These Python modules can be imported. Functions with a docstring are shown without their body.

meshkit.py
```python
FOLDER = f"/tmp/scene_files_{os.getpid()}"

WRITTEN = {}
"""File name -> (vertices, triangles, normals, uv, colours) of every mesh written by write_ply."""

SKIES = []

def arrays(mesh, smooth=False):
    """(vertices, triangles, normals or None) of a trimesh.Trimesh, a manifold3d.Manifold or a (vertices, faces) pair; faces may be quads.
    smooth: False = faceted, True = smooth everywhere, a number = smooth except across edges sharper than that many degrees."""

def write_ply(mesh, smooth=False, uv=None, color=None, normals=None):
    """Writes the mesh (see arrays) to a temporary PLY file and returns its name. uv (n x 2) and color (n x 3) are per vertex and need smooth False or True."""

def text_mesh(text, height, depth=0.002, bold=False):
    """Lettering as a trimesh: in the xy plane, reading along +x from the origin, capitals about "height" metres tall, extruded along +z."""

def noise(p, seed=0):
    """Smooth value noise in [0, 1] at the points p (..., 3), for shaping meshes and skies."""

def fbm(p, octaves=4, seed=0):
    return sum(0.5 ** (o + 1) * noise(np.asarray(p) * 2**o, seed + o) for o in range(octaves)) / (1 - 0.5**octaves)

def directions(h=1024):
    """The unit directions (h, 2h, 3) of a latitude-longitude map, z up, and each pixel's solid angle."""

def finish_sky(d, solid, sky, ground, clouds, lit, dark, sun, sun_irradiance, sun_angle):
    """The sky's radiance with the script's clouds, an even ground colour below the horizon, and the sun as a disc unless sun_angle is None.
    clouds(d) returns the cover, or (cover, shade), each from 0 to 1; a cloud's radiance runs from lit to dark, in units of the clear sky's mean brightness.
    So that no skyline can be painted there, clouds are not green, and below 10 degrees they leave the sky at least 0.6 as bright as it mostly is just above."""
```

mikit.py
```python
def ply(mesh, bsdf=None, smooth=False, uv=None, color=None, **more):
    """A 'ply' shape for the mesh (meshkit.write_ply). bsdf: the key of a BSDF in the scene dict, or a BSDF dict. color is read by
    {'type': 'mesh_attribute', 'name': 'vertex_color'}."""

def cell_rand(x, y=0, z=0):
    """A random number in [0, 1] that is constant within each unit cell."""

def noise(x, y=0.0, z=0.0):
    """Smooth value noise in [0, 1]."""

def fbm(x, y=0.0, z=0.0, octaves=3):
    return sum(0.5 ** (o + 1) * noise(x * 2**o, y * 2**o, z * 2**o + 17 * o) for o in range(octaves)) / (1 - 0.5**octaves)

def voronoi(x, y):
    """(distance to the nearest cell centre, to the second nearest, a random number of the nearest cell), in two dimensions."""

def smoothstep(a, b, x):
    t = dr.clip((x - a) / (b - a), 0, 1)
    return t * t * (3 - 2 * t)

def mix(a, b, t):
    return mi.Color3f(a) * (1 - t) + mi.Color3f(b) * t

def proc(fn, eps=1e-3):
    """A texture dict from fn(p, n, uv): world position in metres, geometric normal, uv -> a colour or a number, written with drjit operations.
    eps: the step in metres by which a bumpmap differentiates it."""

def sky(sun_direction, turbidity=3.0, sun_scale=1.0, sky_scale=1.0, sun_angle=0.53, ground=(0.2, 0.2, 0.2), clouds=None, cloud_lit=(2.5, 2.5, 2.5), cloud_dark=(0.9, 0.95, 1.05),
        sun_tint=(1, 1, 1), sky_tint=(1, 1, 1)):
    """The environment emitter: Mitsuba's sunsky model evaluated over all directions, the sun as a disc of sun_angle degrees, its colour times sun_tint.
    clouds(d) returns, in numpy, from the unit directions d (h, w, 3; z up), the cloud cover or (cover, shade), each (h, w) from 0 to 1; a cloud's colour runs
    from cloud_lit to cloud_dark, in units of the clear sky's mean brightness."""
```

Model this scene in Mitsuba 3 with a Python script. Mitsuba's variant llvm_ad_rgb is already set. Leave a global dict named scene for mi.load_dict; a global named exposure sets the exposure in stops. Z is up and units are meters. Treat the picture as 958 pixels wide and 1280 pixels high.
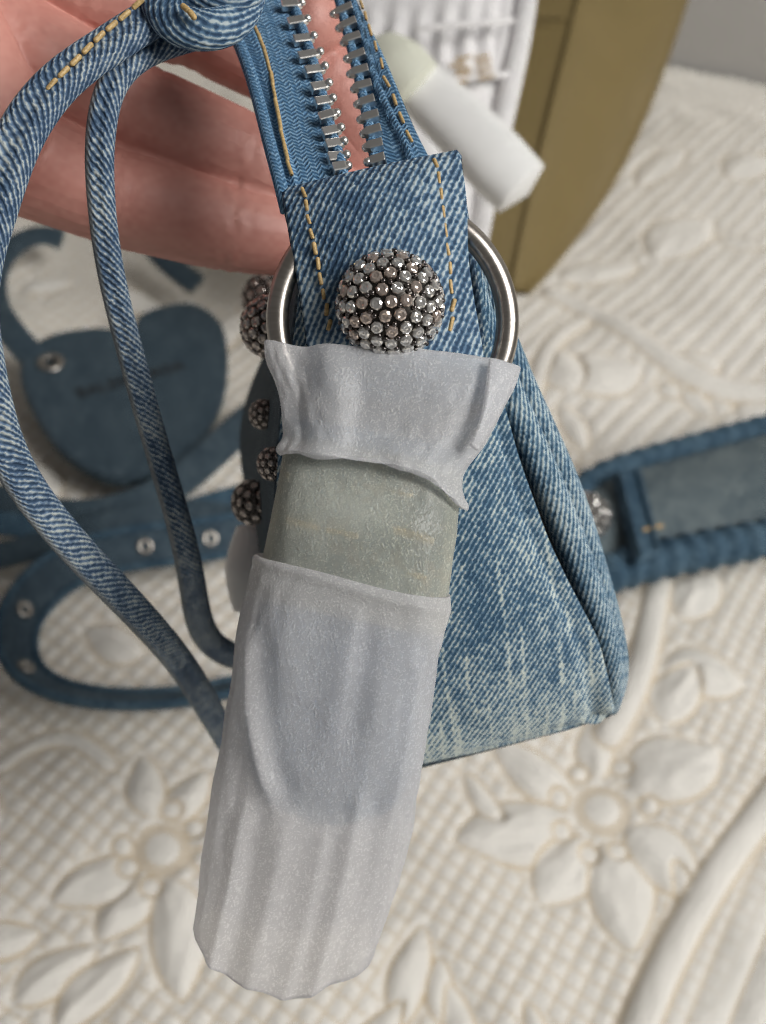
import math, random
import numpy as np, trimesh, mitsuba as mi, mikit, meshkit, drjit as dr
import manifold3d as m3
from scipy.interpolate import CubicSpline, PchipInterpolator
from shapely.geometry import Polygon
random.seed(7); rng = np.random.default_rng(7)
scene, labels = {}, {}
T = mi.ScalarTransform4f

# ------------------------------------------------------------------ camera, light, exposure
PITCH, ROLL, CAM_H, FOCAL = math.radians(46), math.radians(8.5), 0.38, 1372.0   # focal length in pixels of the 958x1280 photograph
EYE = np.array([0, 0, CAM_H])
FWD = np.array([0, math.cos(PITCH), -math.sin(PITCH)])
_up = np.array([0, math.sin(PITCH), math.cos(PITCH)]); _rt = np.array([1.0, 0, 0])
RIGHT = math.cos(ROLL) * _rt + math.sin(ROLL) * _up
UP = math.cos(ROLL) * _up - math.sin(ROLL) * _rt
FOCUS = 0.172
scene['camera'] = {'type': 'thinlens', 'fov': 2 * math.degrees(math.atan(640 / FOCAL)), 'fov_axis': 'y', 'aperture_radius': 0.0010, 'focus_distance': FOCUS,
                   'near_clip': 0.01, 'far_clip': 20.0, 'to_world': T().look_at(origin=EYE.tolist(), target=(EYE + FWD).tolist(), up=UP.tolist())}
exposure = 0.16

def lamp(pos, target, w, h, rgb):
    return {'type': 'rectangle', 'to_world': T().look_at(origin=pos, target=target, up=[0, 0, 1]).scale([w / 2, h / 2, 1]),
            'emitter': {'type': 'area', 'radiance': {'type': 'rgb', 'value': rgb}}}
# daylight of a bedroom: a big window on the right, soft room light all round
scene['window_light'] = lamp([0.92, -0.20, 1.22], [0.0, 0.2, 0.1], .62, .78, [12.6, 12.4, 12.0])
labels['window_light'] = {'kind': 'structure'}
scene['room_light'] = {'type': 'constant', 'radiance': {'type': 'rgb', 'value': [0.10, 0.0975, 0.094]}}

# ------------------------------------------------------------------ helpers
def at(px, py, d):
    """The point at distance d along the view axis that the photograph shows at a pixel."""
    return EYE + d * (FWD + RIGHT * (px - 479) / FOCAL - UP * (py - 640) / FOCAL)
def bed(px, py, z=0.0):
    v = FWD + RIGHT * (px - 479) / FOCAL - UP * (py - 640) / FOCAL
    return EYE + v * ((z - CAM_H) / v[2])
def pts(l): return np.array([at(*q) for q in l])
def beds(l, z=0.0): return np.array([bed(q[0], q[1], q[2] if len(q) > 2 else z) for q in l])
count = {}
def key_for(k):
    n = count.get(k, 0); count[k] = n + 1
    return k if n == 0 else f'{k}_{n:03d}'
def thing(name, label, cat, group=None):
    k = key_for(name); labels[k] = {'label': label, 'category': cat}
    if group: labels[k]['group'] = group
    return k
def obj(name, mesh, bsdf, parent=None, smooth=True, uv=None, color=None, label=None, kind=None, to_world=None):
    k = key_for(parent + '__' + name if parent else name)
    d = dict(mesh) if isinstance(mesh, dict) else mikit.ply(mesh, bsdf, smooth=smooth, uv=uv, color=color)
    if to_world is not None: d['to_world'] = to_world
    scene[k] = d
    if label or kind:
        labels.setdefault(k, {})
        if label: labels[k]['label'] = label
        if kind: labels[k]['kind'] = kind
    return k
def unit(v): return v / np.maximum(np.linalg.norm(v, axis=-1, keepdims=True), 1e-12)
def spline(P, n, closed=False):
    P = np.asarray(P, float)
    if closed: P = np.vstack([P, P[:1]])
    s = np.r_[0, np.cumsum(np.linalg.norm(np.diff(P[:, :3], axis=0), axis=1) + 1e-9)]
    c = CubicSpline(s, P, bc_type='periodic') if closed else (CubicSpline(s, P) if len(P) > 2 else None)
    t = np.linspace(0, s[-1], n, endpoint=not closed)
    if c is None: return P[0] + (P[1] - P[0]) * (t / s[-1])[:, None]
    return c(t)
def grid_faces(nv, nu, wrap=False):
    i, j = np.meshgrid(np.arange(nv - 1), np.arange(nu if wrap else nu - 1), indexing='ij')
    a, b = i * nu + j, i * nu + (j + 1) % nu
    q = np.stack([a, b, b + nu, a + nu], -1).reshape(-1, 4)
    return np.vstack([q[:, [0, 1, 2]], q[:, [0, 2, 3]]])
def surf_normals(G):
    gu, gv = np.gradient(G, axis=1), np.gradient(G, axis=0)
    return unit(np.cross(gu, gv))
def solid(G, th, face=None, uv=None):
    """A sheet of thickness th from a grid of points (nv, nu, 3); the front looks to the side of 'face' (a point)."""
    N = surf_normals(G)
    if face is not None and ((face - G) * N).sum() < 0: N = -N; flip = True
    else: flip = False
    nv, nu = G.shape[:2]
    B = G - N * th
    r = 0.3 * th                                                     # rounded rim: the middle of the edge bulges a little
    loop = [(0, j) for j in range(nu)] + [(i, nu - 1) for i in range(1, nv)] + [(nv - 1, j) for j in range(nu - 2, -1, -1)] + [(i, 0) for i in range(nv - 2, 0, -1)]
    li = np.array([a * nu + b for a, b in loop])
    cen = G.reshape(-1, 3).mean(0)
    mid = (G.reshape(-1, 3)[li] + B.reshape(-1, 3)[li]) / 2
    inner = np.array([G[min(max(a, 1), nv - 2), min(max(b, 1), nu - 2)] for a, b in loop])
    mid = mid + unit(G.reshape(-1, 3)[li] - inner) * r
    V = np.vstack([G.reshape(-1, 3), B.reshape(-1, 3), mid]); n = nv * nu
    F = grid_faces(nv, nu); F2 = F[:, ::-1] + n
    m = len(li); k = np.arange(m); k2 = (k + 1) % m
    mi_ = 2 * n + k; mj = 2 * n + k2
    S = np.vstack([np.stack([li[k2], li[k], mi_], 1), np.stack([li[k2], mi_, mj], 1), np.stack([mj, mi_, li[k] + n], 1), np.stack([mj, li[k] + n, li[k2] + n], 1)])
    F = np.vstack([F, F2, S])
    if flip: F = F[:, ::-1]
    if uv is None: uv = arc_uv(G)
    uv = uv.reshape(-1, 2)
    return (V, F), np.vstack([uv, uv, uv[li]])
def arc_uv(G):
    du = np.linalg.norm(np.diff(G, axis=1), axis=-1).mean(0); dv = np.linalg.norm(np.diff(G, axis=0), axis=-1).mean(1)
    u, v = np.r_[0, np.cumsum(du)], np.r_[0, np.cumsum(dv)]
    return np.stack(np.meshgrid(u, v), -1)
def view_uv(G, o):
    """Straight-grain coordinates in metres: the cloth lies roughly square to the direction it was photographed from."""
    return np.stack([(G - o) @ RIGHT, -(G - o) @ UP], -1)
def patch(rows, nu, nv):
    """Rows of control points (same number in each) -> a smooth grid."""
    A = np.array([spline(r, nu) for r in rows])
    s = np.r_[0, np.cumsum(np.linalg.norm(np.diff(A, axis=0), axis=-1).mean(1))]
    return CubicSpline(s, A, axis=0)(np.linspace(0, s[-1], nv)) if len(rows) > 2 else np.stack([A[0] + (A[1] - A[0]) * t for t in np.linspace(0, 1, nv)])
def prow(rows, nu, nv): return patch([pts(r) for r in rows], nu, nv)
def tube(P, ra, rb=None, up=None, n=120, nr=18, e=2.0, radii=None, cap=True, closed=False, groove=0, gshift=0):
    """A tube along the spline of P; ra across, rb along 'up' (the flat side looks along up)."""
    C = spline(P, n, closed)
    rb = ra if rb is None else rb
    tan = unit(np.gradient(C, axis=0)) if not closed else unit(np.roll(C, -1, 0) - np.roll(C, 1, 0))
    if up is None: up = -FWD
    up = np.asarray(up, float); up = np.broadcast_to(up, C.shape) if up.ndim == 1 else np.stack([np.interp(np.linspace(0, 1, n), np.linspace(0, 1, len(up)), up[:, i]) for i in range(3)], 1) if len(up) != n else up
    pass
    b = unit(up - (up * tan).sum(-1, keepdims=True) * tan); a = np.cross(tan, b)
    th = np.arange(nr) / nr * 2 * np.pi
    cx, cy = np.sign(np.cos(th)) * np.abs(np.cos(th)) ** (2 / e), np.sign(np.sin(th)) * np.abs(np.sin(th)) ** (2 / e)
    if groove: gk = 1 - groove * np.exp(-((th - np.pi / 2) / .22) ** 2); cx, cy = cx * gk, cy * gk
    k = np.ones(n) if radii is None else np.interp(np.linspace(0, 1, n), np.linspace(0, 1, len(radii)), radii)
    V = C[:, None] + (a[:, None] * cx[None, :, None] * ra + b[:, None] * cy[None, :, None] * rb) * k[:, None, None]
    s = np.r_[0, np.cumsum(np.linalg.norm(np.diff(C, axis=0), axis=1))]
    per = math.pi * (ra + rb)
    V = np.concatenate([V, V[:, :1]], 1); nr += 1                     # a seam, so that uv runs round without a jump
    uv = np.stack(np.meshgrid(np.linspace(0, per, nr), s), -1).reshape(-1, 2)
    if closed:
        V = np.concatenate([V, V[:1]], 0); uv = np.vstack([uv, np.stack([np.linspace(0, per, nr), np.full(nr, s[-1] + 1e-3)], -1)]); n += 1
    if groove: uv[:, 0] = per * .25 - uv[:, 0] + gshift
    F = grid_faces(n, nr); V = V.reshape(-1, 3)
    if cap and not closed:
        V = np.vstack([V, C[0] - tan[0] * min(ra, rb) * .35, C[-1] + tan[-1] * min(ra, rb) * .35]); uv = np.vstack([uv, uv[0], uv[-1]])
        j = np.arange(nr - 1); k0, k1 = len(V) - 2, len(V) - 1; o = (n - 1) * nr
        F = np.vstack([F, np.stack([j + 1, j, np.full_like(j, k0)], 1), np.stack([o + j, o + j + 1, np.full_like(j, k1)], 1)])
    return (V, F[:, ::-1]), uv
def frame(o, x, z):
    """Matrix with origin o, z along z, x near x."""
    z = unit(np.asarray(z, float)); y = unit(np.cross(z, x)); x = np.cross(y, z)
    M = np.eye(4); M[:3, 0], M[:3, 1], M[:3, 2], M[:3, 3] = x, y, z, o
    return T(M)
def hull_pts(p): return m3.Manifold.hull_points(np.asarray(p, float))
def capsule(a, b, r):
    a, b = np.asarray(a), np.asarray(b); L = np.linalg.norm(b - a)
    m = trimesh.creation.capsule(L, r, count=[8, 8]); m.apply_transform(trimesh.geometry.align_vectors([0, 0, 1], (b - a) / L)); m.apply_translation(a); return m

# ------------------------------------------------------------------ materials
noise, fbm, sstep, mix = mikit.noise, mikit.fbm, mikit.smoothstep, mikit.mix
def rgb(c): return {'type': 'rgb', 'value': list(c)}
def principled(color, rough=.6, **k):
    return {'type': 'principled', 'base_color': color if isinstance(color, dict) else rgb(color), 'roughness': rough, **k}
def bumped(b, fn, scale, eps=1e-4):
    return {'type': 'twosided', 'bsdf': {'type': 'bumpmap', 'tex': mikit.proc(fn, eps), 'scale': scale, 'nested_bsdf': b}}
def two(b): return {'type': 'twosided', 'bsdf': b}

def twill(uv, pitch, ang, wob=.18):
    """(line profile 0..1, rope grain, random) of a twill weave: pitch metres between the diagonals, ang their slope."""
    c, s_ = math.cos(math.radians(ang)), math.sin(math.radians(ang))
    u, v = uv.x / pitch, uv.y / pitch
    s = u * s_ + v * c + wob * (fbm(u * .5, v * .5, 3) - .5) + .14 * (noise(u * 1.7, v * 1.7, 9.) - .5)
    t = u * c - v * s_
    row = dr.floor(s)
    line = .5 + .5 * dr.cos(2 * math.pi * s)
    g = .5 + .5 * dr.cos(2 * math.pi * (t * .8 + row * .41 + .6 * noise(t * .6, row, 2.)))
    return line, g, mikit.cell_rand(row, dr.floor(t * .8 + row * .41), 5), row, t
def denim(name, dark, midc, light, pitch=.00112, ang=57, slub=0.0, fade=0.0, wear=0.0, fadev=None, rough=.8, scale=.00022, flip=False, side=False):
    def col(p, n, uv):
        q = mi.Point2f(-uv.x, uv.y) if flip else uv
        line, g, r, row, t = twill(q, pitch, ang)
        x, y = q.x, q.y
        cloud = fbm(x * 130, y * 90, 1.)
        k = line * 1.0 + .38 * (g - .5) + .55 * (r - .5) + .75 * (cloud - .5) + .3 * (noise(x * 900, y * 700, 6.) - .5) + wear
        k = k + .6 * (noise(x * 2600, y * 2600, 4.) - .5)
        if slub:
            sl = mi.Float(0)
            for q_, wd, lo in ((.0034, .00034, .012), (.0061, .00050, .026)):
                a = x - .16 * y + .0006 * (noise(y * 160, x * 60, 5.) - .5)
                ia = dr.floor(a / q_); dd = a - (ia + .25 + .5 * mikit.cell_rand(ia, 3, 1)) * q_
                st = lo + .05 * mikit.cell_rand(ia, 5, 2)
                sl = sl + dr.exp(-dr.square(dd / wd)) * sstep(st, st + .012, y) * sstep(.25, .75, noise(y * 130, ia * 7.3, 3.) + .25 * mikit.cell_rand(ia, 8, 3))
            k = k + slub * sl * (.55 + .9 * noise(y * 1100, x * 500, 3.))
        if fadev is not None: k = k + fade * sstep(fadev, fadev + .022, y)
        c1 = mix(dark, midc, sstep(-.1, .72, k))
        c2 = mix(c1, light, sstep(.55, 1.35, k))
        if side: c2 = mix(c2, (.25, .255, .235), .55 * sstep(-.0004, .0004, uv.x - .0009))
        return c2
    def hgt(p, n, uv):
        q = mi.Point2f(-uv.x, uv.y) if flip else uv
        line, g, r, row, t = twill(q, pitch, ang)
        return dr.sqrt(line + .02) * (.75 + .35 * g) + .3 * noise(q.x * 3000, q.y * 3000, 1.)
    scene[name] = bumped(principled(mikit.proc(col), rough, sheen=.4, specular=.25), hgt, scale)
DK, MD, LT = (.028, .060, .115), (.095, .175, .275), (.43, .50, .525)
denim('denim_tab', DK, MD, LT, ang=66, pitch=.00098, wear=.05)
denim('denim_panel', (.028, .070, .125), (.11, .195, .275), (.47, .52, .49), ang=61, pitch=.00088, scale=.00016, slub=.75, fade=.42, fadev=.050, wear=-.02)
denim('denim_welt', (.03, .075, .13), (.13, .225, .31), (.47, .53, .53), pitch=.00105, ang=58, wear=.06, scale=.00022)
denim('lace_cloth', (.034, .065, .12), (.12, .19, .29), (.47, .51, .50), pitch=.00090, ang=52, wear=.0, scale=.0003, side=True)
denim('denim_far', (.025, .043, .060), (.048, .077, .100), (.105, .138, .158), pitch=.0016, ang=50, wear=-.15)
denim('denim_mid', (.025, .045, .065), (.052, .085, .115), (.12, .165, .195), pitch=.0016, ang=50, wear=-.1)
denim('denim_strap', (.055, .080, .098), (.115, .150, .165), (.22, .255, .255), pitch=.0016, ang=80, wear=.0)
denim('denim_edge', (.02, .048, .08), (.045, .095, .145), (.13, .20, .25), pitch=.0016, ang=45, wear=-.05)
def tape_h(p, n, uv):
    u, v = uv.x / .0010 + .35 * noise(uv.x * 700, uv.y * 700, 6.), uv.y / .0009 + .5 * noise(uv.x * 600, uv.y * 600, 7.)
    k = dr.floor(u); f = u - k - .5
    s = v + dr.abs(f) * 1.1 * (1 - 2 * mi.Float(k - 2 * dr.floor(k / 2)))  # herringbone
    return (.5 + .5 * dr.cos(2 * math.pi * s)) * (1 - 1.6 * f * f) + .3 * noise(u * 3, v * 3)
def tape_c(p, n, uv):
    h = tape_h(p, n, uv)
    return mix(mix((.03, .085, .17), (.11, .24, .40), h), (.22, .36, .50), sstep(.7, 1.3, h + .6 * noise(uv.x * 1500, uv.y * 1500) - .2))
scene['zip_cloth'] = bumped(principled(mikit.proc(tape_c), .62, sheen=.3, specular=.3), tape_h, .00028)
scene['gold_thread'] = two(principled(mikit.proc(lambda p, n, uv: mix((.34, .22, .085), (.62, .44, .20), noise(p.x * 3500, p.y * 3500, p.z * 3500))), .5, sheen=.5))
scene['tan_thread'] = two(principled((.45, .33, .19), .6))
scene['steel'] = two(principled(mikit.proc(lambda p, n, uv: mix((.44, .40, .36), (.52, .48, .44), noise(uv.x * 300, uv.y * 4000))), .27, metallic=1.0))
scene['zip_metal'] = two(principled((.86, .84, .81), .32, metallic=1.0))
scene['dark_metal'] = two(principled((.06, .055, .05), .3, metallic=1.0))
scene['bead_metal'] = two(principled((.17, .155, .15), .13, metallic=1.0))
scene['stone'] = two(principled((.78, .76, .73), .03, metallic=.85, clearcoat=1.0, clearcoat_gloss=.95))
scene['pink_stone'] = two(principled((.62, .52, .46), .04, metallic=.8, clearcoat=1.0, clearcoat_gloss=.95))
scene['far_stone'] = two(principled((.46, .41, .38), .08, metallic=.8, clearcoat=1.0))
scene['brass'] = two(principled((.46, .43, .39), .35, metallic=1.0))

def foam_h(p, n, uv):
    x, y, z = p.x, p.y, p.z
    a = x * .97 + z * .24                                               # fibres run roughly along the sleeve
    u = uv.x + .0003 * noise(uv.x * 1500, uv.y * 1500, 9.); v = uv.y + .0003 * noise(uv.x * 1500, uv.y * 1500, 19.)
    a = noise(u * 5200, v * 3900, 1.); b = noise((u + v * .6) * 4600, (v - u * .6) * 5400, 5.)
    return .30 * a + .25 * b + .60 * sstep(.58, .86, noise((u - v * .4) * 4900, (v + u * .4) * 4000, 2.)) * (.4 + .9 * b) + .15 * noise(uv.x * 900, uv.y * 700, 3.)
def foam(name, colfn, rough=.25, dt=.9, scale=.00010, see=.25):
    b = {'type': 'principledthin', 'base_color': mikit.proc(colfn), 'roughness': rough, 'diff_trans': dt, 'spec_trans': see, 'eta': 1.5}
    scene[name] = {'type': 'bumpmap', 'tex': mikit.proc(foam_h, 1e-4), 'scale': scale, 'nested_bsdf': b}
foam('foam', lambda p, n, uv: mix((.81, .80, .815), (1., .995, 1.), sstep(.3, .8, foam_h(p, n, uv))), dt=1.08)
foam('foam_collar', lambda p, n, uv: mix((.80, .805, .83), (1., 1., 1.), sstep(.3, .8, foam_h(p, n, uv))), dt=1.0)
def tape_tint(p, n, uv):
    k = .6 * fbm(uv.x * 110, uv.y * 110, 3.) + .4 * foam_h(p, n, uv); o = sstep(.55, .80, fbm(uv.x * 130, uv.y * 260, 8.)) * sstep(.3, .7, noise(uv.x * 1100, uv.y * 900, 4.))
    return mix(mix((.62, .63, .56), (.97, .96, .84), sstep(.25, .75, k)), (.84, .68, .50), o * .15)
foam('foam_tape', tape_tint, rough=.24, dt=.9, see=.42, scale=.00009)
scene['foam_far'] = two(principled((.80, .80, .79), .5))
scene['foam_tan'] = two(principled((.66, .67, .57), .5))
def skin_c(p, n, uv):
    k = fbm(p.x * 90, p.y * 90, p.z * 90); f = noise(p.x * 900, p.y * 900, p.z * 900)
    return mix(mix((.39, .145, .118), (.57, .27, .225), k), (.64, .35, .29), .3 * f)
def skin_h(p, n, uv):
    return .6 * noise(p.x * 1500, p.y * 1500, p.z * 1500) + .6 * noise(p.x * 2600, p.y * 300, p.z * 300)
scene['skin'] = bumped(principled(mikit.proc(skin_c), .48, specular=.4), skin_h, .00007)
scene['quilt_cloth'] = bumped(principled({'type': 'mesh_attribute', 'name': 'vertex_color'}, .85, sheen=.3, specular=.2),
                              lambda p, n, uv: noise(p.x * 1800, p.y * 1800) + .6 * noise(p.x * 500, p.y * 500), .00018)
scene['wall_paint'] = two(principled(mikit.proc(lambda p, n, uv: mix((.40, .385, .365), (.44, .425, .40), fbm(p.x * 9, p.z * 9))), .8))
def board_c(p, n, uv): return mix((.17, .125, .045), (.225, .165, .065), .6 * fbm(p.x * 30, p.y * 30, p.z * 30) + .4 * noise(p.x * 900, p.y * 900, p.z * 900))
scene['khaki_board'] = two(principled(mikit.proc(board_c), .6))
scene['white_denim'] = bumped(principled(mikit.proc(lambda p, n, uv: mix((.66, .65, .66), (.80, .79, .79), fbm(uv.x * 200, uv.y * 200))), .85), lambda p, n, uv: noise(uv.x * 900, uv.y * 900), .0002)
scene['ink'] = two(principled((.012, .014, .016), .5))

# ------------------------------------------------------------------ the setting: bedspread and wall
def polydist(X, Y, P):
    D = np.full(X.shape, 9.0)
    for (ax, ay), (bx, by) in zip(P[:-1], P[1:]):
        t = np.clip(((X - ax) * (bx - ax) + (Y - ay) * (by - ay)) / ((bx - ax) ** 2 + (by - ay) ** 2 + 1e-15), 0, 1)
        D = np.minimum(D, np.hypot(X - ax - t * (bx - ax), Y - ay - t * (by - ay)))
    return D
def build_bedspread():
    xs = np.r_[np.linspace(-1.0, -.36, 60)[:-1], np.linspace(-.36, .46, 760), np.linspace(.46, 1.0, 50)[1:]]
    ys = np.r_[np.linspace(-.5, .10, 50)[:-1], np.linspace(.10, .50, 360)[:-1], np.linspace(.50, .995, 260)]
    X, Y = np.meshgrid(xs, ys)
    Z = np.zeros_like(X); thread = np.zeros_like(X); plain = np.zeros_like(X)
    gx = X + .004 * (meshkit.noise(np.stack([X * 14, Y * 14, X * 0], -1), 3) - .5); gy = Y + .004 * (meshkit.noise(np.stack([X * 14, Y * 14, X * 0 + 5], -1), 4) - .5)
    petals, circles, ridges = [], [], []
    def pet(base, tip, wid, z=0):
        b, t = bed(*base)[:2], bed(*tip)[:2]; petals.append((b, t, wid * np.linalg.norm(t - b)))
    # main flower
    c = (768, 992)
    for tip, w in (((578, 1040), .27), ((690, 1112), .33), ((812, 1176), .30), ((905, 1105), .30), ((905, 915), .36), ((752, 872), .26), ((622, 915), .27)):
        d = np.array(tip) - c; pet(np.array(c) + d / np.linalg.norm(d) * 40, tip, w)
        s = np.array(c) + d / np.linalg.norm(d) * 50; n_ = np.array([-d[1], d[0]]) / np.linalg.norm(d)
        circles.append((bed(*(s + n_ * 28))[:2], .0042))
    circles.append((bed(*c)[:2], .0105)); circles.append((bed(*c)[:2], .0082))
    pet((835, 820), (942, 830), .34); pet((835, 885), (870, 815), .30); pet((700, 780), (752, 800), .3)
    # flower at the lower left, leaves along the bottom
    c = (205, 1045)
    for tip, w in (((118, 1160), .30), ((228, 1235), .24), ((60, 1110), .27), ((180, 925), .26), ((262, 940), .26), ((330, 1010), .3)):
        d = np.array(tip) - c; pet(np.array(c) + d / np.linalg.norm(d) * 36, tip, w)
        s = np.array(c) + d / np.linalg.norm(d) * 44; n_ = np.array([-d[1], d[0]]) / np.linalg.norm(d)
        circles.append((bed(*(s + n_ * 24))[:2], .0040))
    circles.append((bed(*c)[:2], .0095)); circles.append((bed(*c)[:2], .0074))
    for b, t, w in (((10, 1235), (112, 1160), .26), ((60, 1270), (165, 1165), .22), ((-40, 1170), (45, 1140), .3), ((500, 1270), (528, 1140), .20), ((560, 1270), (548, 1180), .22),
                    ((600, 1320), (560, 1215), .2), ((440, 1330), (500, 1235), .2), ((0, 1010), (-60, 960), .3), ((700, 1320), (660, 1240), .2), ((860, 1060), (890, 1140), .16),
                    # far flowers
                    ((712, 470), (806, 440), .34), ((720, 478), (690, 418), .33), ((705, 490), (745, 545), .2), ((730, 560), (770, 590), .3), ((860, 470), (905, 500), .30), ((850, 455), (905, 430), .3),
                    ((705, 330), (800, 312), .22), ((815, 310), (890, 262), .25), ((905, 225), (958, 205), .3), ((900, 290), (958, 300), .3), ((800, 225), (850, 190), .2), ((930, 500), (990, 480), .3),
                    ((60, 420), (140, 400), .3), ((250, 420), (300, 370), .3), ((120, 640), (180, 610), .3), ((20, 340), (90, 330), .3), ((130, 350), (210, 360), .3), ((40, 560), (60, 610), .3),
                    ((180, 800), (100, 770), .3), ((190, 760), (140, 720), .3), ((860, 760), (905, 700), .3), ((640, 1010), (585, 950), .2)):
        pet(b, t, w)
    circles += [(bed(706, 545)[:2], .006), (bed(722, 552)[:2], .005), (bed(845, 470)[:2], .007)]
    def curve(l): return spline(beds(l), 40)[:, :2]
    ridges += [(curve([(1010, 930), (958, 1012), (905, 1095), (850, 1195), (800, 1310)]), .0068, .0048), (curve([(846, 640), (830, 730), (806, 820), (770, 900)]), .0065, .0055),
               (curve([(735, 385), (690, 425), (668, 490), (672, 560)]), .0055, .0045), (curve([(700, 352), (745, 373), (814, 419), (870, 455), (960, 472), (1010, 470)]), .009, .006),
               (curve([(0, 940), (60, 905), (140, 940)]), .004, .002)]
    side = curve([(1010, 930), (958, 1012), (905, 1095), (850, 1195), (800, 1310)])
    for b, t, w in petals:
        ax = (t - b); L = np.linalg.norm(ax); ax = ax / L; nx = np.array([-ax[1], ax[0]])
        m = (np.abs(X - (b + t)[0] / 2) < L * .8) & (np.abs(Y - (b + t)[1] / 2) < L * .8)
        x_, y_ = gx[m], gy[m]
        s = ((x_ - b[0]) * ax[0] + (y_ - b[1]) * ax[1]) / L; v = (x_ - b[0]) * nx[0] + (y_ - b[1]) * nx[1] - .03 * L * np.sin(s * 5)
        prof = np.where((s > 0) & (s < 1), np.sin(np.pi * np.clip(s, 0, 1) ** .85), 0) ** .72 * w
        e = prof - np.abs(v); e = np.where((s > -.05) & (s < 1.05), e, -1)
        ins = e > 0
        Zm, Tm, Pm = Z[m], thread[m], plain[m]
        wr = meshkit.fbm(np.stack([s * 3 + b[0] * 90, v / w * 3.0, s * 0 + 3], -1), 3, 5)
        puff = .0050 * (1 - np.exp(-np.maximum(e, 0) / .0050)) + .0044 * (wr - .5) * np.clip(e / .004, 0, 1)
        Z[m] = np.where(ins, puff, Zm); plain[m] = np.where(ins | (np.abs(e) < .0022), 1, Pm)
        thread[m] = np.maximum(np.where(ins, 0, Tm), np.exp(-(e / .0007) ** 2) * (prof > 0))
    for c, r in circles:
        D = np.hypot(gx - c[0], gy - c[1]); e = r - D; ins = e > 0
        Z = np.where(ins, .0030 * (1 - np.exp(-np.maximum(e, 0) / .003)), Z); plain = np.where(e > -.0015, 1, plain); thread = np.maximum(np.where(ins, 0, thread), np.exp(-(e / .0007) ** 2))
    rz = np.zeros_like(Z)
    for P, w, hgt in ridges:
        D = polydist(gx, gy, P); k = np.clip(1 - (D / w) ** 2, 0, 1); rz = np.maximum(rz, hgt * np.sqrt(k)); plain = np.where((D < w + .001), 1, plain)
        Z = np.where(D < w, 0, Z); thread = np.where(D < w, 0, thread); thread = np.maximum(thread, .8 * np.exp(-((D - w) / .0008) ** 2))
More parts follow.
